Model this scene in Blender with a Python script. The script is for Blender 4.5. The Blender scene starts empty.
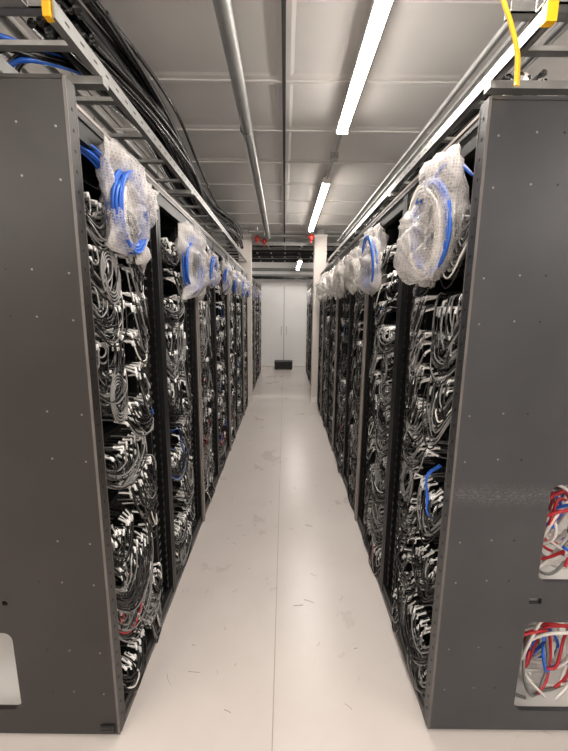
import bpy, math, random
import numpy as np
from mathutils import Vector, noise, Matrix

scene = bpy.context.scene
COL = scene.collection
random.seed(7)

# ------------------------------------------------------------------ materials
def mat_new(name):
    m = bpy.data.materials.new(name); m.use_nodes = True
    nt = m.node_tree
    return m, nt, nt.nodes['Principled BSDF']

def mat(name, col, rough=0.5, metal=0.0, noise_scale=None, var=0.0, bump=0.0, bump_scale=60, coat=0.0, spec=0.5):
    m, nt, b = mat_new(name)
    b.inputs['Base Color'].default_value = (*col, 1)
    b.inputs['Roughness'].default_value = rough
    b.inputs['Metallic'].default_value = metal
    b.inputs['Coat Weight'].default_value = coat
    b.inputs['Specular IOR Level'].default_value = spec
    tc = nt.nodes.new('ShaderNodeTexCoord')
    if noise_scale:
        n = nt.nodes.new('ShaderNodeTexNoise'); n.inputs['Scale'].default_value = noise_scale
        n.inputs['Detail'].default_value = 5
        nt.links.new(tc.outputs['Object'], n.inputs['Vector'])
        r = nt.nodes.new('ShaderNodeValToRGB')
        r.color_ramp.elements[0].position = 0.3; r.color_ramp.elements[1].position = 0.7
        r.color_ramp.elements[0].color = (*[c*(1-var) for c in col], 1)
        r.color_ramp.elements[1].color = (*[min(1, c*(1+var)) for c in col], 1)
        nt.links.new(n.outputs['Fac'], r.inputs['Fac'])
        nt.links.new(r.outputs['Color'], b.inputs['Base Color'])
    if bump > 0:
        n2 = nt.nodes.new('ShaderNodeTexNoise'); n2.inputs['Scale'].default_value = bump_scale
        nt.links.new(tc.outputs['Object'], n2.inputs['Vector'])
        bp = nt.nodes.new('ShaderNodeBump'); bp.inputs['Strength'].default_value = bump
        bp.inputs['Distance'].default_value = 0.01
        nt.links.new(n2.outputs['Fac'], bp.inputs['Height'])
        nt.links.new(bp.outputs['Normal'], b.inputs['Normal'])
    return m

M = {}
M['frame']  = mat('rack_black_paint', (0.008,0.008,0.008), 0.45, 0.2, 8, .2)
M['post']   = mat('rack_grey_post', (0.30,0.265,0.245), 0.42, 0.3, 12, .15)
M['edge']   = mat('rack_lit_edge_tone', (0.13,0.118,0.11), 0.42, 0.3, 12, .15)  # lighter tone, puts the lit flange edges into the colour
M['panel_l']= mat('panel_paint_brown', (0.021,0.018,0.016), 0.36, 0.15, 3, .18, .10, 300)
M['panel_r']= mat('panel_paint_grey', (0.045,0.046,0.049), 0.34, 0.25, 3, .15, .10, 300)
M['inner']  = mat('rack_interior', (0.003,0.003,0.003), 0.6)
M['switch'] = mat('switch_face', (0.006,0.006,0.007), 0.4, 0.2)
M['c_blk']  = mat('cable_black', (0.006,0.006,0.006), 0.25)
M['c_dgr']  = mat('cable_dark_grey', (0.030,0.029,0.028), 0.25)
M['c_gry']  = mat('cable_grey', (0.21,0.205,0.20), 0.28)
M['conn']   = mat('connector_silver', (0.88,0.86,0.84), 0.3, 0.05)
M['tick']   = mat('rail_marking', (0.35,0.34,0.33), 0.4)
M['c_blu']  = mat('cable_blue', (0.02,0.12,0.55), 0.35)
M['c_red']  = mat('cable_red', (0.50,0.02,0.03), 0.35)
M['c_wht']  = mat('cable_white', (0.74,0.71,0.66), 0.4)
M['galv']   = mat('galvanised_steel', (0.36,0.36,0.35), 0.40, 0.7, 14, .15)
M['pipe']   = mat('conduit_steel', (0.33,0.335,0.325), 0.42, 0.5, 6, .12)
M['yellow'] = mat('yellow_plastic', (0.90,0.46,0.01), 0.4)
M['white']  = mat('white_paint', (0.78,0.76,0.73), 0.5, 0, 2, .03)
M['door']   = mat('door_paint', (0.86,0.86,0.85), 0.45, 0, 2, .02)
M['wall']   = mat('wall_paint', (0.82,0.81,0.80), 0.7, 0, 2, .03)
M['column'] = mat('column_cladding', (0.70,0.64,0.59), 0.5, 0, 2, .04)
M['ceil']   = mat('ceiling_metal', (0.57,0.55,0.525), 0.40, 0.2, 1.3, .08, .25, 2.5)
M['rib']    = mat('ceiling_rib', (0.60,0.58,0.56), 0.4, 0.3)
M['void']   = mat('ceiling_void', (0.03,0.03,0.03), 0.8)
M['red']    = mat('valve_red', (0.45,0.03,0.02), 0.4)
M['rubber'] = mat('black_plastic', (0.010,0.010,0.010), 0.45)
M['hole']   = mat('screw_steel', (0.22,0.21,0.20), 0.35, 0.7)

# scuffs and a reflection band, painted as pale streaks on the right panel
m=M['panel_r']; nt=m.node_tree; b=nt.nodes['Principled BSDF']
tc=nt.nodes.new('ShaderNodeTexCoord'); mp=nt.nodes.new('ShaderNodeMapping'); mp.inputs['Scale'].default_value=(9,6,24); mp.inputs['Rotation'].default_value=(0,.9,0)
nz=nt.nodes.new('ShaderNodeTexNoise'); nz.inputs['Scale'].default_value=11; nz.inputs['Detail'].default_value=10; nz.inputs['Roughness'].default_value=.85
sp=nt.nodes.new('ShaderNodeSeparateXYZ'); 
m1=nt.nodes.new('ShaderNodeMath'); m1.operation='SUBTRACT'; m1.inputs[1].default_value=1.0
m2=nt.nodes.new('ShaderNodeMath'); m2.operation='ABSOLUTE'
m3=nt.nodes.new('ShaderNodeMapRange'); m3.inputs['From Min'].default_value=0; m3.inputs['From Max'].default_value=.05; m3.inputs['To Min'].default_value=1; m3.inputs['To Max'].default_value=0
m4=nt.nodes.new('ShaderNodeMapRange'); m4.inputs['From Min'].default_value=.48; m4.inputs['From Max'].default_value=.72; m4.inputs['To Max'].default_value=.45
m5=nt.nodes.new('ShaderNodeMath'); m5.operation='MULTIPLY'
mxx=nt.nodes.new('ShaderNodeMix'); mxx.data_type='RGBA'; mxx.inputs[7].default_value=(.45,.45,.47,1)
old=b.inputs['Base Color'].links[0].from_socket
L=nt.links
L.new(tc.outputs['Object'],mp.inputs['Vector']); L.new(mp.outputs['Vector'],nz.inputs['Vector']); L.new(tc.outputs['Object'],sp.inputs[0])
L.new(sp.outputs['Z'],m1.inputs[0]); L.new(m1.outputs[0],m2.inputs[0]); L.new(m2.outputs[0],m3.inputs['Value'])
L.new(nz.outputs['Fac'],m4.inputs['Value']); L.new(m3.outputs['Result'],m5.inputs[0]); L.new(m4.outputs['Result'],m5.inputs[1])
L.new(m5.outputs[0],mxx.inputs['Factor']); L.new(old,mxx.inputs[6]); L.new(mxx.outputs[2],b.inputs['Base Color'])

# emission
m, nt, b = mat_new('led_diffuser')
b.inputs['Base Color'].default_value = (1,1,1,1)
b.inputs['Emission Color'].default_value = (1.0,0.93,0.86,1)
b.inputs['Emission Strength'].default_value = 44
M['led'] = m

# floor
m, nt, b = mat_new('floor_vinyl')
tc = nt.nodes.new('ShaderNodeTexCoord')
n1 = nt.nodes.new('ShaderNodeTexNoise'); n1.inputs['Scale'].default_value = 2.2; n1.inputs['Detail'].default_value = 6; n1.inputs['Roughness'].default_value=.65
r1 = nt.nodes.new('ShaderNodeValToRGB')
r1.color_ramp.elements[0].position=.25; r1.color_ramp.elements[1].position=.7
r1.color_ramp.elements[0].color=(0.535,0.485,0.455,1); r1.color_ramp.elements[1].color=(0.585,0.54,0.51,1)
mp = nt.nodes.new('ShaderNodeMapping'); mp.inputs['Scale'].default_value=(14,4,1); mp.inputs['Rotation'].default_value=(0,0,.5)
n2 = nt.nodes.new('ShaderNodeTexNoise'); n2.inputs['Scale'].default_value = 4.0; n2.inputs['Detail'].default_value = 8; n2.inputs['Roughness'].default_value=.72
r2 = nt.nodes.new('ShaderNodeValToRGB')
r2.color_ramp.elements[0].position=.27; r2.color_ramp.elements[1].position=.335
r2.color_ramp.elements[0].color=(0.62,0.54,0.47,1); r2.color_ramp.elements[1].color=(1,1,1,1)
mx = nt.nodes.new('ShaderNodeMix'); mx.data_type='RGBA'; mx.blend_type='MULTIPLY'; mx.inputs['Factor'].default_value=1.0
nt.links.new(tc.outputs['Object'], n1.inputs['Vector'])
nt.links.new(tc.outputs['Object'], mp.inputs['Vector']); nt.links.new(mp.outputs['Vector'], n2.inputs['Vector'])
nt.links.new(n1.outputs['Fac'], r1.inputs['Fac']); nt.links.new(n2.outputs['Fac'], r2.inputs['Fac'])
nt.links.new(r1.outputs['Color'], mx.inputs[6]); nt.links.new(r2.outputs['Color'], mx.inputs[7])
nt.links.new(mx.outputs[2], b.inputs['Base Color'])
rr = nt.nodes.new('ShaderNodeMapRange'); rr.inputs['From Min'].default_value=.2; rr.inputs['From Max'].default_value=.8; rr.inputs['To Min'].default_value=.25; rr.inputs['To Max'].default_value=.33
nt.links.new(n1.outputs['Fac'], rr.inputs['Value']); nt.links.new(rr.outputs['Result'], b.inputs['Roughness'])
M['floor']=m
M['seam']=mat('floor_seam',(0.36,0.31,0.27),0.6)
M['mark']=mat('floor_scuff',(0.27,0.21,0.16),0.6)

# bubble wrap
m, nt, b = mat_new('bubble_wrap')
out = nt.nodes['Material Output']
tc = nt.nodes.new('ShaderNodeTexCoord')
vo = nt.nodes.new('ShaderNodeTexVoronoi'); vo.inputs['Scale'].default_value=110; vo.inputs['Randomness'].default_value=.10
nt.links.new(tc.outputs['Object'], vo.inputs['Vector'])
bp = nt.nodes.new('ShaderNodeBump'); bp.inputs['Strength'].default_value=.8; bp.inputs['Distance'].default_value=.005; bp.invert=True
nt.links.new(vo.outputs['Distance'], bp.inputs['Height'])
b.inputs['Base Color'].default_value=(0.84,0.80,0.765,1); b.inputs['Roughness'].default_value=.18
nt.links.new(bp.outputs['Normal'], b.inputs['Normal'])
tl = nt.nodes.new('ShaderNodeBsdfTranslucent'); tl.inputs['Color'].default_value=(0.85,0.82,0.79,1)
tr = nt.nodes.new('ShaderNodeBsdfTransparent')
a1 = nt.nodes.new('ShaderNodeMixShader'); a1.inputs['Fac'].default_value=.25
nt.links.new(b.outputs[0], a1.inputs[1]); nt.links.new(tl.outputs[0], a1.inputs[2])
nn = nt.nodes.new('ShaderNodeTexNoise'); nn.inputs['Scale'].default_value=9; nn.inputs['Detail'].default_value=4
nt.links.new(tc.outputs['Object'], nn.inputs['Vector'])
mr = nt.nodes.new('ShaderNodeMapRange'); mr.inputs['From Min'].default_value=.38; mr.inputs['From Max'].default_value=.62
mr.inputs['To Min'].default_value=.14; mr.inputs['To Max'].default_value=.56
nt.links.new(nn.outputs['Fac'], mr.inputs['Value'])
mr2 = nt.nodes.new('ShaderNodeMapRange'); mr2.inputs['From Min'].default_value=.15; mr2.inputs['From Max'].default_value=.55
mr2.inputs['To Min'].default_value=-.05; mr2.inputs['To Max'].default_value=.18
nt.links.new(vo.outputs['Distance'], mr2.inputs['Value'])
ad = nt.nodes.new('ShaderNodeMath'); ad.operation='ADD'; ad.use_clamp=True
nt.links.new(mr.outputs['Result'], ad.inputs[0]); nt.links.new(mr2.outputs['Result'], ad.inputs[1])
a2 = nt.nodes.new('ShaderNodeMixShader')
nt.links.new(ad.outputs[0], a2.inputs['Fac'])
nt.links.new(tr.outputs[0], a2.inputs[1]); nt.links.new(a1.outputs[0], a2.inputs[2])
nt.links.new(a2.outputs[0], out.inputs['Surface'])
M['wrap']=m

# ------------------------------------------------------------------ mesh builder
class MB:
    def __init__(s): s.v=[]; s.f=[]; s.mi=[]; s.mats=[]; s.n=0; s.sm=[]
    def mid(s,k):
        if k not in s.mats: s.mats.append(k)
        return s.mats.index(k)
    def add(s,v,f,k,smooth=False):
        v=np.asarray(v,float); s.v.append(v)
        i=s.mid(k)
        for q in f: s.f.append([a+s.n for a in q]); s.mi.append(i); s.sm.append(smooth)
        s.n+=len(v)
    def box(s,a,b,k,ch=0.0):
        x0,x1=sorted((a[0],b[0])); y0,y1=sorted((a[1],b[1])); z0,z1=sorted((a[2],b[2]))
        v=[(x0,y0,z0),(x1,y0,z0),(x1,y1,z0),(x0,y1,z0),(x0,y0,z1),(x1,y0,z1),(x1,y1,z1),(x0,y1,z1)]
        f=[(0,3,2,1),(4,5,6,7),(0,1,5,4),(1,2,6,5),(2,3,7,6),(3,0,4,7)]
        s.add(v,f,k)
    def tubes(s,paths,r,k,sides=5,cap=False):
        P=np.asarray(paths,float)
        if P.ndim==2: P=P[None]
        N,L,_=P.shape
        T=np.gradient(P,axis=1); T/=np.linalg.norm(T,axis=2,keepdims=True)+1e-9
        ref=np.array([0.31,0.43,0.85]); 
        A=np.cross(T,ref); A/=np.linalg.norm(A,axis=2,keepdims=True)+1e-9
        B=np.cross(T,A)
        an=np.arange(sides)*2*math.pi/sides
        V=P[:,:,None,:]+r*(np.cos(an)[None,None,:,None]*A[:,:,None,:]+np.sin(an)[None,None,:,None]*B[:,:,None,:])
        f=[]
        for n in range(N):
            for l in range(L-1):
                o=(n*L+l)*sides
                for j in range(sides):
                    j2=(j+1)%sides
                    f.append((o+j,o+j2,o+sides+j2,o+sides+j))
            if cap:
                o=n*L*sides
                f.append(tuple(o+j for j in range(sides)))
                o=(n*L+L-1)*sides
                f.append(tuple(o+j for j in reversed(range(sides))))
        s.add(V.reshape(-1,3),f,k,True)
    def mesh(s,name):
        me=bpy.data.meshes.new(name)
        me.from_pydata(np.concatenate(s.v).tolist(),[],s.f)
        for k in s.mats: me.materials.append(M[k])
        me.polygons.foreach_set('material_index',s.mi)
        me.polygons.foreach_set('use_smooth',s.sm)
        me.update()
        return me
    def build(s,name,parent=None,loc=None):
        return obj(name,s.mesh(name),parent,loc)

def obj(name,me,parent=None,loc=None):
    o=bpy.data.objects.new(name,me); COL.objects.link(o)
    if parent: o.parent=parent
    if loc: o.location=loc
    return o
def empty(name,loc=(0,0,0)):
    o=bpy.data.objects.new(name,None); o.empty_display_size=.1; COL.objects.link(o); o.location=loc
    return o

def smooth(C,n=5):
    C=np.asarray(C,float)
    if C.ndim==2: C=C[None]
    P=np.concatenate([2*C[:,:1]-C[:,1:2],C,2*C[:,-1:]-C[:,-2:-1]],axis=1)
    out=[]
    K=C.shape[1]
    for i in range(K-1):
        p0,p1,p2,p3=P[:,i],P[:,i+1],P[:,i+2],P[:,i+3]
        for t in np.linspace(0,1,n,endpoint=False):
            out.append(.5*((2*p1)+(-p0+p2)*t+(2*p0-5*p1+4*p2-p3)*t*t+(-p0+3*p1-3*p2+p3)*t**3))
    out.append(C[:,-1])
    return np.stack(out,axis=1)

# ------------------------------------------------------------------ dimensions
AW=0.60; Y0=1.17; PW=0.72; RH=2.205; NR=7; CH=2.92
YS={-1:1.16,1:1.19}
YEND=Y0+PW*NR
WALLY=10.5; XW=3.6; YB=-3.2

# ------------------------------------------------------------------ room
mb=MB(); mb.box((-XW,YB,-.1),(XW,WALLY,0),'floor'); mb.build('floor')
mb=MB()
mb.box((-.014,YB,0.0002),(-.0100,WALLY,.0010),'seam')
mb.build('floor_seam_strip')
mb=MB()
rng=random.Random(3)
for i in range(60):
    x=rng.uniform(-.5,.5); y=rng.uniform(1.1,5.5); a=rng.uniform(0,3.14); L_=rng.uniform(.004,.03)
    c=[(x-L_*math.cos(a),y-L_*math.sin(a),.0006),(x+rng.uniform(-.01,.01),y,.0006),(x+L_*math.cos(a),y+L_*math.sin(a),.0006)]
    mb.tubes(smooth(c,4),rng.uniform(.0006,.0014),'mark',4)
mb.build('floor_scuff_marks')
mb=MB(); mb.box((-XW-.1,YB,0),(-XW,WALLY,CH+.1),'wall'); mb.build('wall_left')
mb=MB(); mb.box((XW,YB,0),(XW+.1,WALLY,CH+.1),'wall'); mb.build('wall_right')
mb=MB(); mb.box((-XW-.1,WALLY,0),(XW+.1,WALLY+.1,CH+.1),'wall'); mb.build('wall_back')
mb=MB(); mb.box((-XW-.1,YB-.1,0),(XW+.1,YB,CH+.1),'wall'); mb.build('wall_front')

mb=MB()
mb.box((-XW,YB,CH+.03),(XW,WALLY,CH+.1),'void')
ys=[2.39+.6*k for k in range(-10,15)]
xs=[-XW,-2.4,-1.2,0,1.2,2.4,XW]
for y in ys:
    if y<YB or y>WALLY-.1: continue
    y1=min(y+.6,WALLY)
    for a,bb in zip(xs[:-1],xs[1:]):
        g=.006
        x0=a+g;x1=bb-g;ya=y+g;yb=y1-g
        z0=CH; z1=CH+.006; e=.03; e2=.05
        v=[];
        for (ex,zz) in ((0,CH+.03),(0,z0),(e,z0),(e2,z1)):
            v+= [(x0+ex,ya+ex,zz),(x1-ex,ya+ex,zz),(x1-ex,yb-ex,zz),(x0+ex,yb-ex,zz)]
        f=[]
        for r in range(3):
            for j in range(4):
                f.append((r*4+j,r*4+(j+1)%4,(r+1)*4+(j+1)%4,(r+1)*4+j))
        f.append((12,13,14,15))
        mb.add(v,f,'ceil')
    mb.box((-XW,y-.008,CH-.010),(-.012,y+.008,CH-.001),'rib')
    mb.box((.012,y-.008,CH-.010),(XW,y+.008,CH-.001),'rib')
mb.box((-.010,YB,CH-.012),(.010,WALLY,CH),'void')
mb.build('ceiling')

# ------------------------------------------------------------------ racks
ROW=.148
def rack_frame(side,lightpost,deep):
    mb=MB(); s=side
    W=1.10
    def B(u0,u1,w0,w1,z0,z1,k): mb.box((s*w0,u0,z0),(s*w1,u1,z1),k)
    if lightpost:
        B(-.004,.034,-.016,.045,0.0,RH-.04,'post')
    else:
        B(0.0,.035,0,.045,0.0,RH,'frame')
    B(PW-.028,PW-.005,0,.045,0.0,RH,'frame')
    B(0.0,.035,W-.045,W,0.0,RH,'frame'); B(PW-.036,PW-.001,W-.045,W,0.0,RH,'frame')
    B(.035,PW-.028,.004,.04,0.01,.065,'frame')
    B(.0,PW-.001,-.003,.004,0.0,.02,'edge')
    B(0,PW-.001,-.002,.05,RH-.03,RH-.010,'panel_l')
    B(0,PW-.001,-.004,.05,RH-.010,RH,'post')  # lighter top strip paints in the lit line along the rail
    B(.035,PW-.028,.004,.04,RH-.085,RH-.03,'frame')
    B(0,PW-.001,W-.045,W,RH-.04,RH,'frame')
    B(0,.03,.05,W-.045,RH-.04,RH,'frame'); B(PW-.031,PW-.001,.05,W-.045,RH-.04,RH,'frame')
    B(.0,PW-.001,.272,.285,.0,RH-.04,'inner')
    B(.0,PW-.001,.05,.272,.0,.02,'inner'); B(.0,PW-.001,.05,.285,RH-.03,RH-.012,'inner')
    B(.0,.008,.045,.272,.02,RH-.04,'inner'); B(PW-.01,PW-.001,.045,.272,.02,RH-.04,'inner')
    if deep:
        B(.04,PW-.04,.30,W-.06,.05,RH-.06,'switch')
    for u in (.060,.50):
        B(u,u+.022,.060,.090,.07,RH-.09,'frame')
        z=.1
        while z<RH-.12:
            B(u+.006,u+.014,.0585,.0605,z,z+.008,'tick'); z+=.0445
    for u in (.535,.66):
        B(u,u+.012,.02,.12,.07,RH-.09,'frame')
    z=.1
    while z<RH-.12:
        B(.547,.572,.014,.020,z,z+.012,'frame'); B(.635,.66,.014,.020,z,z+.012,'frame')
        B(.547,.549,.0125,.014,z,z+.012,'c_gry')
        z+=.0445
    z=.13
    while z<2.0:
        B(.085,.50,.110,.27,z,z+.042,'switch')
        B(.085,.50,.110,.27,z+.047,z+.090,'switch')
        for q in range(12):
            u=.105+q*.032
            B(u,u+.022,.1085,.1105,z+.014,z+.034,'inner'); B(u,u+.022,.1085,.1105,z+.06,z+.08,'inner')
        z+=ROW
    return mb

def rack_cables(side,seed):
    R=np.random.default_rng(seed); mb=MB(); s=side
    groups={}
    conns=[]
    z=.13
    blue_rate=.005 if side<0 else .0015
    while z<2.0:
        mode=R.random()
        if mode<.45:   bundles=[(int(R.integers(12,17)),.110,.290,.075,1),(int(R.integers(10,15)),.480,.310,.500,-1)]
        elif mode<.75: bundles=[(int(R.integers(18,25)),.115,.440,.075,1)]
        else:          bundles=[(int(R.integers(16,22)),.480,.170,.500,-1)]
        for (n,ua,ub,us,sgn) in bundles:
            d=R.uniform(.085,.14) if R.random()<.70 else R.uniform(.16,.23)
            o=R.uniform(-.008,.010); us=us+R.uniform(-.010,.010)
            tone=R.random()
            lean=R.uniform(.012,.034)
            loose=R.uniform(.4,1.8)
            for i in range(n):
                t=(i+.5)/n
                uc=ua+(ub-ua)*t
                zz=z+(.026 if i%2 else .068)
                di=d*(.30+.80*t)+R.normal(0,.0045*loose)
                oi=o+R.normal(0,.003*loose)-.014*t
                su=us-sgn*.004*(1-t)+R.normal(0,.003*loose)
                jl=lean+R.normal(0,.013); jz=R.normal(0,.010)
                u1=uc-sgn*jl
                bel=R.normal(0,.007*loose)
                C=[(.108,uc,zz),(.052,uc-sgn*jl*.3,zz),
                   (.008+oi*.5,u1,zz-.010+jz),
                   (-.002+oi,u1+(su-u1)*.13+bel*.5,zz-.03-di*.45),
                   (.000+oi,u1+(su-u1)*.42+bel,zz-.02-di*.92),
                   (.004+oi,u1+(su-u1)*.74+bel*.6,zz-.02-di*.90),
                   (.018+oi*.6,su,zz-.02-di*.50),
                   (.055,su-sgn*.004,zz-di*.20),
                   (.10,su-sgn*.006,zz-di*.35)]
                C=[(s*max(a,-.020),bq,max(c,.012)) for a,bq,c in C]
                rnd=R.random()
                if rnd<blue_rate: kk='c_blu'
                elif rnd<blue_rate+(.006 if side<0 else .001): kk='c_red'
                elif rnd<.025: kk='c_wht'
                else:
                    q=R.random()*.7+tone*.3
                    kk='c_blk' if q<.46 else ('c_dgr' if q<.64 else 'c_gry')
                groups.setdefault(kk,[]).append(C)
                if R.random()<.85: conns.append(C[:4])
        if R.random()<.18:
            uc=R.choice([.17,.40])+R.uniform(-.02,.02); rad=R.uniform(.055,.08); zc=max(z-.03,.13)
            w0=R.uniform(-.002,.010); ph=R.uniform(0,6)
            for i in range(10):
                a=np.linspace(0,2*math.pi*.97,12)+ph+i*.1
                rr=rad*(.66+.045*i)
                C=[(s*max(w0-.008+.003*(i%3)+.004*math.sin(q),-.022),uc+rr*.85*math.cos(q),zc+rr*1.15*math.sin(q)) for q in a]
                mb.tubes(smooth(C,2),.0030,'c_dgr' if i%3 else 'c_gry',5)
        z+=ROW
    for k,g in groups.items():
        mb.tubes(smooth(np.array(g),3),.0033,k,5)
    C=np.array(conns)
    A=C[:,1]+(C[:,2]-C[:,1])*.25; Bm=C[:,2]+(C[:,3]-C[:,2])*.26
    seg=np.stack([A,C[:,2],Bm],axis=1)
    mb.tubes(seg,.0062,'conn',4,True)
    V=[]
    for i in range(34):
        u=R.uniform(.558,.648); w=R.uniform(.035,.12)
        zs=np.linspace(.03,RH-.1,9)
        V.append([(s*(w+R.normal(0,.006)),min(max(u+R.normal(0,.007),.55),.655),q) for q in zs])
    mb.tubes(smooth(np.array(V[:26]),3),.0038,'c_blk',5)
    mb.tubes(smooth(np.array(V[26:]),3),.0034,'c_dgr',5)
    return mb

cable_meshes={}
for side in (-1,1):
    for v in range(4):
        cable_meshes[(side,v)]=rack_cables(side,11+v*5+(100 if side>0 else 0)).mesh('patch_cables')
frame_cache={}
def place_rack(side,y,idx,deep=True):
    e=empty('server_rack',(side*AW,y,0))
    key=(side,idx%2==0 and idx>0,deep)
    if key not in frame_cache:
        o=rack_frame(*key).build('frame',e); frame_cache[key]=o.data
    else: obj('frame',frame_cache[key],e)
    obj('patch_cables',cable_meshes[(side,idx%4)],e)
    return e
for side in (-1,1):
    for i in range(NR):
        e=place_rack(side,YS[side]+i*PW,i,deep=(i>0))
        if i==0:
            R=np.random.default_rng(5+side); mb=MB()
            if side>0:
                for (k,cnt) in (('c_wht',14),('c_red',11),('c_blu',5),('c_gry',5)):
                    for j in range(cnt):
                        for (zlo,zhi) in ((.05,.42),(.62,.98)):
                            cx=R.uniform(.40,.56); cz=(zlo+zhi)/2+R.uniform(-.05,.05); cy=R.uniform(.08,.26); rad=R.uniform(.08,.17); ph=R.uniform(0,6)
                            C=[(side*min(max(cx+rad*math.cos(ph+q)*.8,.30),.82),cy+.03*math.sin(q*2+ph),max(.045,min(cz+rad*1.1*math.sin(ph+q),zhi))) for q in np.linspace(0,R.uniform(3.5,6),9)]
                            mb.tubes(smooth(C,3),.0062,k,7)
            mb.box((side*.29,.03,.535),(side*1.05,.45,.55),'white')  # white shelf and boards added so the cut-outs look bright
            mb.box((side*.29,.05,.02),(side*1.05,.5,.035),'white')
            mb.box((side*.29,.50,.02),(side*1.05,.51,1.3),'white')
            mb.build('rear_bay_fill',e)
    for i in range(4):
        place_rack(side,YEND+.62+i*PW,i+1)

# end panels with cut-outs
def end_panel(side):
    holes=[(.335,.80,.665,1.04),(.315,.360,.575,.600),(.315,.80,.105,.50)]
    if side<0: holes=[(.405,.80,.700,.76),(.355,.372,.575,.592),(.355,.80,.125,.46)]
    top=RH+.02+(.022 if side<0 else -.004)
    xsb=sorted({0,1.12}|{h[0] for h in holes}|{h[1] for h in holes})
    zsb=sorted({.015,top}|{h[2] for h in holes}|{h[3] for h in holes})
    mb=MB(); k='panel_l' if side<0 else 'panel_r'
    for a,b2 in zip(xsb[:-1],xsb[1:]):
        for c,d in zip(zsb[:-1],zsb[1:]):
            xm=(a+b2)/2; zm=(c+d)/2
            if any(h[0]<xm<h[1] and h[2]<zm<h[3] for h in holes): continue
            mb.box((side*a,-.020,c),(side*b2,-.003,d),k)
    for (h0,h1,h2,h3) in holes:
        if h3-h2<.1: continue
        r=.035
        for (zc,sz) in ((h2,1),(h3,-1)):
            n=6; v=[]
            prof=[(0,0)]+[(r-r*math.sin(a),r-r*math.cos(a)) for a in np.linspace(0,math.pi/2,n)]
            for yy in (-.0195,-.0035):
                for (pa,pb) in prof: v.append((side*(h0+pa),yy,zc+sz*pb))
            m_=len(prof)
            f=[tuple(range(m_)),tuple(reversed(range(m_,2*m_)))]+[(j,(j+1)%m_,(j+1)%m_+m_,j+m_) for j in range(m_)]
            mb.add(v,f,k)
    mb.box((side*-.006,-.020,.015),(side*0.0,.03,top),k )
    mb.box((side*-.007,.027,.015),(side*.001,.031,RH+.005),'edge')  # thin lighter strips here and below paint the flange's lit edges
    mb.box((side*-.0075,-.021,.015),(side*.001,-.019,top),'edge')
    mb.box((0,-.022,top-.008),(side*1.12,.03,top+.002),k)
    def disc(x,z,r,kk,y=-.0215,t=.0015):
        n=10; v=[];
        for yy in (y,y+t+.001):
            for j in range(n):
                a=j*2*math.pi/n; v.append((x+r*math.cos(a),yy,z+r*math.sin(a)))
        f=[tuple(range(n))]+[tuple(reversed(range(n,2*n)))]+[(j,(j+1)%n,(j+1)%n+n,j+n) for j in range(n)]
        mb.add(v,f,kk)
    for w in (.03,.14,.22):
        for z in (2.12,1.98,1.72,1.58,1.28,1.12,.82,.66,.38,.2):
            disc(side*(w+(.012 if z<1 else 0)),z+ (0.01 if w>.1 else 0),.0032,'hole' if w<.2 else 'inner')
    if side<0:
        mb.box((side*.012,-.026,.03),(side*.065,-.021,.06),'rubber')
        mb.box((side*.017,-.028,.037),(side*.060,-.025,.043),'panel_l'); mb.box((side*.017,-.028,.048),(side*.060,-.025,.054),'panel_l')
    for q in range(39):
        z=.08+q*.055
        mb.box((side*-.0072,.002,z),(side*-.0058,.008,z+.008),'inner')
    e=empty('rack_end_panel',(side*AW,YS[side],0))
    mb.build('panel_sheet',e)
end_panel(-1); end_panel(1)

# ------------------------------------------------------------------ wrapped cable coils
OUT={
 'a':[(-.85,.90),(-.2,1.0),(.35,.90),(.95,.72),(1.0,.35),(.80,-.1),(.65,-.55),(.42,-1.0),(-.15,-.93),(-.95,-.80),(-.88,-.2),(-.95,.4)],
 'b':[(-.35,1.0),(.2,.85),(.45,.35),(.70,-.1),(1.0,-.60),(.70,-.95),(.1,-.85),(-.80,-1.0),(-.60,-.6),(-.5,-.3),(-.95,.25),(-.8,.8)],
 'c':[(.20,1.0),(-.45,.93),(-.95,.80),(-.92,.2),(-.85,-.35),(-.45,-.80),(-.15,-1.0),(.45,-.88),(1.0,-.75),(.90,-.15),(.86,.28),(.45,.58)],
 'd':[(-.25,1.0),(.3,.92),(.75,.6),(.80,.0),(1.0,-.60),(.45,-.90),(-.1,-1.0),(-.80,-.82),(-.85,-.3),(-.65,.2),(-.80,.7)],
}
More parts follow.
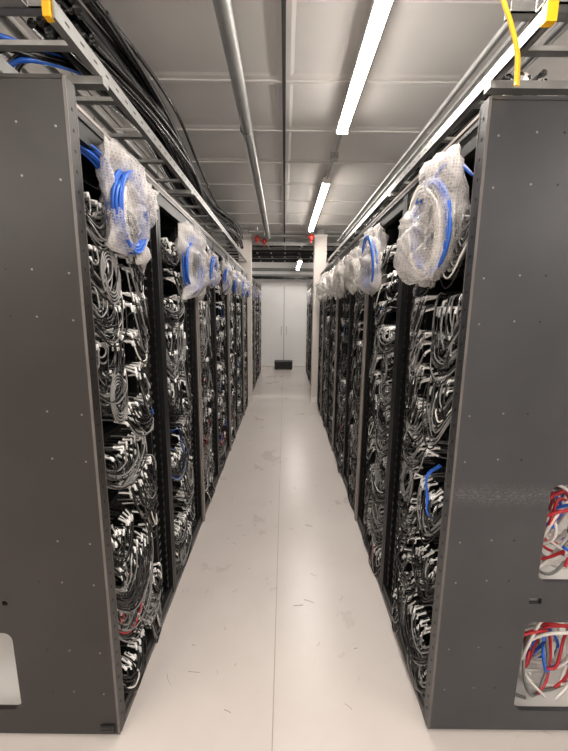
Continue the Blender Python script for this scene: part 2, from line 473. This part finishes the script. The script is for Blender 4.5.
def bag(side,y,z,hu,hw,hz,seed,blue=.4,w0=-.02,shape='d',flip=False):
    R=np.random.default_rng(seed)
    e=empty('wrapped_cable_coil',(side*(AW+w0),y,z))
    pts=np.array([(a*(-1 if flip else 1),b_,0) for a,b_ in OUT[shape]])
    cl=np.concatenate([pts,pts[:1]])
    lin=np.concatenate([np.linspace(cl[i],cl[i+1],6,endpoint=False) for i in range(len(cl)-1)])
    sm=smooth(cl,6)[0][:-1]
    loop=lin*.8+sm*.2
    nu=len(loop)
    off=Vector((seed*3.1,seed*1.7,0))
    prof=[(0,1.0),(.12,1.0),(.24,1.0),(.36,.97),(.48,.92),(.60,.84),(.70,.74),(.80,.58),(.88,.38),(.94,.20),(.975,.09),(1.0,0)]
    rings=[(r,t) for r,t in prof]+[(r,-t) for r,t in reversed(prof[:-1])]
    V=[];F=[]
    for (r,t) in rings:
        for j in range(nu):
            py,pz=loop[j][0]*r,loop[j][1]*r
            p=Vector((py*1.2,pz*1.6,t*.5))
            big=noise.noise(p*1.2+off)
            f1=abs(noise.noise(Vector((p.x*2.2+p.y*.9,p.y*.7,p.z))+off*2))
            f2=abs(noise.noise(Vector((p.x*3.4-p.y*1.6,p.y*1.8+p.x,p.z))+off*3))
            f3=abs(noise.noise(p*6.0+off*4))
            cre=.55-2.4*f1; cre2=.5-2.2*f2; cre3=.4-2*f3
            sg=1 if t>=0 else -1
            th=hw*(t*(1+.6*big)+sg*(.46*cre+.30*cre2+.14*cre3)*min(1,(1-r)*4+.10))
            ed=1+.06*r*cre2+.05*r*big+.05*r*cre3
            V.append((-side*(th+.45*hw*noise.noise(Vector((py*1.5,pz*1.5,0))+off)),hu*py*ed,hz*pz*ed))
    for i in range(len(rings)-1):
        for j in range(nu):
            F.append((i*nu+j,i*nu+(j+1)%nu,(i+1)*nu+(j+1)%nu,(i+1)*nu+j))
    mb=MB(); mb.add(V,F,'wrap',True); mb.build('bubble_wrap',e)
    mb=MB()
    nl=26
    nb=int(nl*blue)
    tw0=R.uniform(-.3,.3)
    for i in range(nl):
        k='c_blu' if i<nb else 'c_wht'
        ru=hu*(.42+.28*R.random()); rz=hz*(.50+.26*R.random())
        # blue loops lie towards the aisle side of the bundle
        w=(.10+.55*R.random())*hw if i<nb else (-.55+.9*R.random())*hw
        cy=(-.18*hu if i<nb else .08*hu)
        C=[(side*-(w+.18*hw*math.sin(q+tw0)),cy+ru*math.cos(q)+.25*hu*math.sin(q)*tw0,rz*math.sin(q)-.02) for q in np.linspace(0,2*math.pi,13)+R.uniform(0,1)]
        mb.tubes(smooth(C,2),.0060,k,6)
    for i in range(5):
        C=[(side*(.02+.004*i),-.02+.01*i,hz*.6),(side*.01,-.01+.012*i,hz*.9),(side*.045,.0+.013*i,RH-.05-z)]
        mb.tubes(smooth(C,4),.0045,'c_blu' if i%2 and blue>.2 else 'c_wht',6)
    mb.build('cable_coil',e)
    return e
bag(-1,1.50,1.985,.215,.058,.198,3,.50,-.020,'a')
bag(-1,2.42,1.895,.34,.060,.235,8,.42,-.035,'b')
bag(1,1.455,1.935,.245,.072,.236,5,.13,-.045,'c')
bag(1,2.42,1.93,.21,.066,.22,9,.12,-.030,'d')
shp=['d','a','c','d','a']
for i in range(2,NR):
    bag(-1,Y0+i*PW+.45,1.93,.19,.055,.155+.02*(i%2),20+i,.25,-.02,shp[i%5],i%2==0)
    bag(1,Y0+i*PW+.42,1.92,.20,.062,.175+.02*(i%2),40+i,.03,-.025,shp[(i+2)%5],i%2==1)
for i in (0,2): 
    bag(-1,YEND+1.0+i*PW,1.92,.12,.06,.16,60+i,.1,-.01); bag(1,YEND+1.0+i*PW,1.92,.12,.06,.16,70+i,.1,-.01)

# blue patch leads
mb=MB(); R=np.random.default_rng(2)
for i in range(16):
    a=R.uniform(-.02,.02); b_=R.uniform(-.018,.018)
    C=[(-.74,1.21,2.15+b_),(-.68+a,1.23,2.14+b_),(-.62+a,1.29,2.12+b_),(-.60+a,1.36,2.07+b_),(-.60+a,1.40+b_,1.90)]
    mb.tubes(smooth(C,5),.0034,'c_blu',6)
mb.build('blue_patch_leads')
mb=MB()
for i in range(7):
    a=R.uniform(-.012,.012)
    C=[(.62,1.28,2.05),(.57+a,1.31,2.10),(.545+a,1.38+a,2.09),(.54+a,1.46-a,2.0),(.56,1.50,1.9)]
    mb.tubes(smooth(C,5),.0045,'c_blu' if i%2 else 'c_wht',6)
mb.build('blue_patch_leads')
mb=MB()
for i in range(3):
    C=[(.64,1.36+.008*i,1.02),(.585,1.35+.006*i,.98),(.580+.003*i,1.33,.90),(.585,1.31+.006*i,.84),(.65,1.30,.80)]
    mb.tubes(smooth(C,5),.0034,'c_blu',6)
mb.build('blue_patch_leads')

# ------------------------------------------------------------------ cable trays above the rows
def ladder(side):
    e=empty('cable_tray',(0,0,0)); mb=MB()
    y0=Y0-.02; y1=YEND+.05
    xa=.615 if side<0 else .715
    for x in (xa,xa+.32):
        xx=side*x
        mb.box((xx-.003,y0,2.39),(xx+.003,y1,2.435),'galv')
        mb.box((xx-.003,y0,2.431),(xx+side*.022,y1,2.435),'galv')
        mb.box((xx-.003,y0,2.39),(xx+side*.022,y1,2.394),'galv')
        q=y0+.05
        while q<y1-.1 and x==xa:
            mb.box((xx-side*.0032-.0005,q,2.410),(xx-side*.0032+.0005,q+.022,2.416),'rubber'); q+=.08
    y=y0+.12
    while y<y1:
        mb.box((side*(xa+.003),y,2.398),(side*(xa+.317),y+.03,2.412),'galv'); y+=.3
    y=y0+.25
    while y<YEND:
        mb.box((side*(xa-.01),y,2.365),(side*1.30,y+.04,2.389),'galv')
        mb.box((side*(xa+.34),y+.005,RH-.001),(side*(xa+.37),y+.035,2.365),'frame')
        mb.tubes([[ (side*1.22,y+.02,2.37),(side*1.22,y+.02,2.6),(side*1.22,y+.02,CH)]],.005,'galv',6)
        y+=1.2
    mb.build('ladder',e)
    mb=MB()
    xx=side*xa
    mb.box((xx-.005,y0-.010,2.388),(xx+side*.024,y0+.014,2.437),'yellow')
    mb.build('end_caps',e)
ladder(-1); ladder(1)

for side in (-1,1):
    mb=MB()
    for (y,z,t) in ((1.24,2.50,.02),(1.42,2.60,.02)):
        mb.box((side*.76,y,z),(side*2.4,y+.04,z+.004),'galv')
        mb.box((side*.76,y,z),(side*2.4,y+.004,z+.035),'galv'); mb.box((side*.76,y+.036,z),(side*2.4,y+.04,z+.035),'galv')
        for x in (.85,2.3):
            mb.tubes([[(side*x,y+.02,z),(side*x,y+.02,(z+CH)/2),(side*x,y+.02,CH)]],.005,'galv',6)
    mb.build('support_strut')
mb=MB()
for (x,z,r) in ((.86,2.70,.016),(.95,2.74,.013),(1.05,2.68,.016),(1.15,2.76,.012)):
    mb.tubes([[(x,.9,z),(x,3,z),(x,5,z),(x,YEND,z)]],r,'galv',10,True)
mb.build('conduit_run')
mb=MB()
for (x,z,r) in ((-1.15,2.78,.018),(-1.28,2.76,.014)):
    mb.tubes([[(x,.9,z),(x,3,z),(x,5,z),(x,YEND,z)]],r,'galv',10,True)
mb.build('conduit_run')

def trunk(side,n,seed,kset,x0,zb,spread,wave,dz):
    R=np.random.default_rng(seed); mb=MB()
    ys=np.append(np.arange(1.5,6.0,.5),6.1)
    for i in range(n):
        x=x0+R.uniform(0,spread); z=zb+R.uniform(0,dz)
        ph=R.uniform(0,6); q=R.uniform(.6,1.2)
        C=[(side*(x+wave*q*math.sin(y*1.9+ph*.25)+R.normal(0,.006)),y,z+wave*.9*q*math.sin(y*2.4+1+ph*.2)+R.normal(0,.006)) for y in ys]
        mb.tubes(smooth(C,5),float(R.choice([.009,.013,.018])),kset[int(R.integers(0,len(kset)))],8,True)
    return mb.build('trunk_cables')
trunk(-1,34,1,['c_blk','rubber','c_blk','c_dgr'],.66,2.57,.24,.05,.17)
trunk(1,12,2,['c_blk','c_dgr','c_wht'],.76,2.43,.20,.010,.05)
mb=MB(); R=np.random.default_rng(9)
for i in range(12):
    zz=2.47+R.uniform(0,.05)
    C=[(-1.9,1.40+.02*i,zz+.03),(-1.3,1.35+.02*i,zz),(-1.05,1.36+.02*i,zz),(-.9,1.5,zz+.02),(-.82,1.8,zz+.12),(-.80,2.2,zz+.16)]
    mb.tubes(smooth(C,5),.009,'c_blk' if i%4 else 'c_blu',8)
mb.build('trunk_cables')

# yellow fibre lead hanging from the ceiling
mb=MB()
C=[(.555,1.17,CH),(.562,1.155,2.66),(.574,1.13,2.46),(.604,1.12,2.37),(.630,1.12,2.30),(.64,1.125,2.225)]
mb.tubes(smooth(C,6),.0050,'yellow',8,True)
mb.tubes(smooth([(c[0]+.007,c[1]+.004,c[2]) for c in C],6),.004,'yellow',8,True)
mb.build('yellow_fibre_lead')

mb=MB()
mb.tubes([[(-.235,YB+.02,2.80),(-.24,2,2.80),(-.27,6.5,2.80)]],.036,'pipe',20,True)
for y in (.6,2.7,4.8):
    mb.tubes([[(-.24-.004*y,y,2.80),(-.24-.004*y,y+.03,2.80)]],.041,'galv',20,True)
    mb.tubes([[(-.245,y+.015,2.83),(-.245,y+.015,2.87),(-.245,y+.015,CH)]],.006,'galv',8)
mb.build('ceiling_pipe')

# ------------------------------------------------------------------ lights
def lamp(x,y0,y1,z=2.82,hang=CH,name='led_strip_light'):
    e=empty(name,(x,y0,z)); L=y1-y0
    mb=MB()
    mb.box((-.035,0,.012),(.035,L,.045),'white')
    mb.box((-.012,0,.045),(.012,L,.06),'white')
    for yy in (.25,L-.25):
        mb.tubes([[(0,yy,.06),(0,yy,.07),(0,yy,hang-z)]],.004,'galv',6)
    mb.box((-.037,-.01,-.012),(.037,0,.045),'white'); mb.box((-.037,L,-.012),(.037,L+.01,.045),'white')
    mb.build('housing',e)
    mb=MB()
    v=[];n=9;f=[]
    for yy in (0,L):
        for j in range(n):
            a=math.pi*j/(n-1); v.append((-.034*math.cos(a),yy,.014-.026*math.sin(a)))
    f=[(j,j+1,n+j+1,n+j) for j in range(n-1)]
    mb.add(v,f,'led',True); mb.build('diffuser',e)
lamp(.40,.38,2.78)
lamp(.42,-2.7,-.5)  # unseen strip behind the camera, added to light the panel fronts
lamp(.41,3.80,6.0)
lamp(.34,8.0,9.7,2.62)
for x in (-2.6,2.6):
    for y in (-1.8,1.2,5.0,8.0): lamp(x,y,y+2.0,2.6)
lamp(-1.3,-2.2,-.2)  # second unseen strip behind the camera, also added for the panel fronts
mb=MB()
mb.tubes([[(.41,2.80,2.85),(.41,3.2,2.85),(.41,3.78,2.85)]],.009,'galv',8)
mb.box((.38,3.25,2.83),(.44,3.33,2.875),'galv')
mb.build('lighting_conduit')

# ------------------------------------------------------------------ columns between rows
for side in (-1,1):
    mb=MB(); a=AW-.05 if side<0 else AW-.10
    mb.box((side*a,YEND+.12,0),(side*(a+.20),YEND+.32,2.80),'column')
    mb.box((side*(a-.006),YEND+.112,0),(side*(a+.206),YEND+.328,.10),'white')
    mb.box((side*(a-.01),YEND+.11,2.80),(side*(a+.21),YEND+.33,2.83),'white')
    mb.box((side*(a+.05),YEND+.17,2.83),(side*(a+.15),YEND+.27,CH),'galv')
    mb.build('support_column')
for (y,z) in ((6.75,2.72),(7.35,2.78),(8.1,2.80),(8.7,2.80),(9.3,2.78),(9.95,2.42)):
    mb=MB()
    for dy in (0,.3):
        mb.box((-3.4,y+dy,z),(3.4,y+dy+.008,z+.05),'galv' if y<8 else 'frame')
    x=-3.3
    while x<3.4: mb.box((x,y+.008,z+.01),(x+.025,y+.3,z+.02),'galv'); x+=.3
    R=np.random.default_rng(int(y*10))
    for i in range(9):
        C=[(xx,y+.04+.025*i+R.normal(0,.004),z+.035+R.normal(0,.006)) for xx in np.linspace(-3.3,3.3,14)]
        mb.tubes(smooth(C,2),.013,'c_blk',6)
    mb.build('cross_tray')
mb=MB()
for (y,z,r) in ((6.62,2.86,.03),(10.3,2.52,.03),(10.35,2.68,.04)):
    mb.tubes([[(-3.4,y,z),(0,y,z),(3.4,y,z)]],r,'pipe',12)
mb.build('cross_pipe')
for (x,y) in ((-.44,6.25),(.43,6.12),(-.34,6.5)):
    mb=MB()
    mb.tubes([[(x,y,2.76),(x,y,2.85),(x,y,CH)]],.018,'galv',10)
    mb.tubes([[(x,y,2.70),(x,y,2.74),(x,y,2.79)]],.026,'red',12,True)
    mb.tubes([[(x-.05,y,2.75),(x,y,2.75),(x+.05,y,2.75)]],.018,'red',10,True)
    mb.tubes([[(x,y,2.66),(x,y,2.68),(x,y,2.70)]],.012,'red',10,True)
    mb.build('sprinkler_valve')

# ------------------------------------------------------------------ far door and case
e=empty('door_1',(0,WALLY,0)); mb=MB()
for sx in (-1,1):
    mb.box((sx*.005,-.05,.01),(sx*.62,-.004,2.25),'door')
    mb.box((sx*.05,-.056,.9),(sx*.065,-.05,1.15),'door')
    mb.tubes([[(sx*.07,-.08,.9),(sx*.07,-.08,1.0),(sx*.07,-.08,1.15)]],.006,'galv',8)
    mb.box((sx*.62,-.06,0),(sx*.68,-.001,2.31),'white')
mb.box((-.68,-.06,2.25),(.68,-.001,2.31),'white')
mb.box((-.005,-.03,.01),(.005,-.01,2.25),'rubber')
mb.build('leaves',e)
mb=MB()
mb.box((-.24,-.16,0.015),(.24,.16,.20),'rubber'); mb.box((-.245,-.165,.16),(.245,.165,.22),'rubber')
for sx in (-1,1):
    mb.box((sx*.2-.02,-.15,0),(sx*.2+.02,.15,.02),'rubber'); mb.box((sx*.1-.02,-.17,.13),(sx*.1+.02,-.16,.17),'rubber')
mb.tubes([[(-.06,-.17,.12),(-.03,-.18,.12),(.03,-.18,.12),(.06,-.17,.12)]],.006,'c_dgr',6)
mb.build('equipment_case',None,(0,10.05,0))

# ------------------------------------------------------------------ world & camera
w=bpy.data.worlds.new('room_world'); scene.world=w; w.use_nodes=True
w.node_tree.nodes['Background'].inputs[0].default_value=(.8,.85,.9,1)
w.node_tree.nodes['Background'].inputs[1].default_value=.2
cam=bpy.data.cameras.new('camera'); co=bpy.data.objects.new('camera',cam); COL.objects.link(co)
cam.sensor_fit='HORIZONTAL'; cam.sensor_width=36; cam.lens=368/568*36; cam.clip_start=.02
co.matrix_world = Matrix.Translation((.018,0,1.62)) @ Matrix.Rotation(math.radians(79.8),4,'X') @ Matrix.Rotation(math.radians(.6),4,'Z')
scene.camera=co
scene.view_settings.view_transform='Standard'
scene.view_settings.exposure=.95
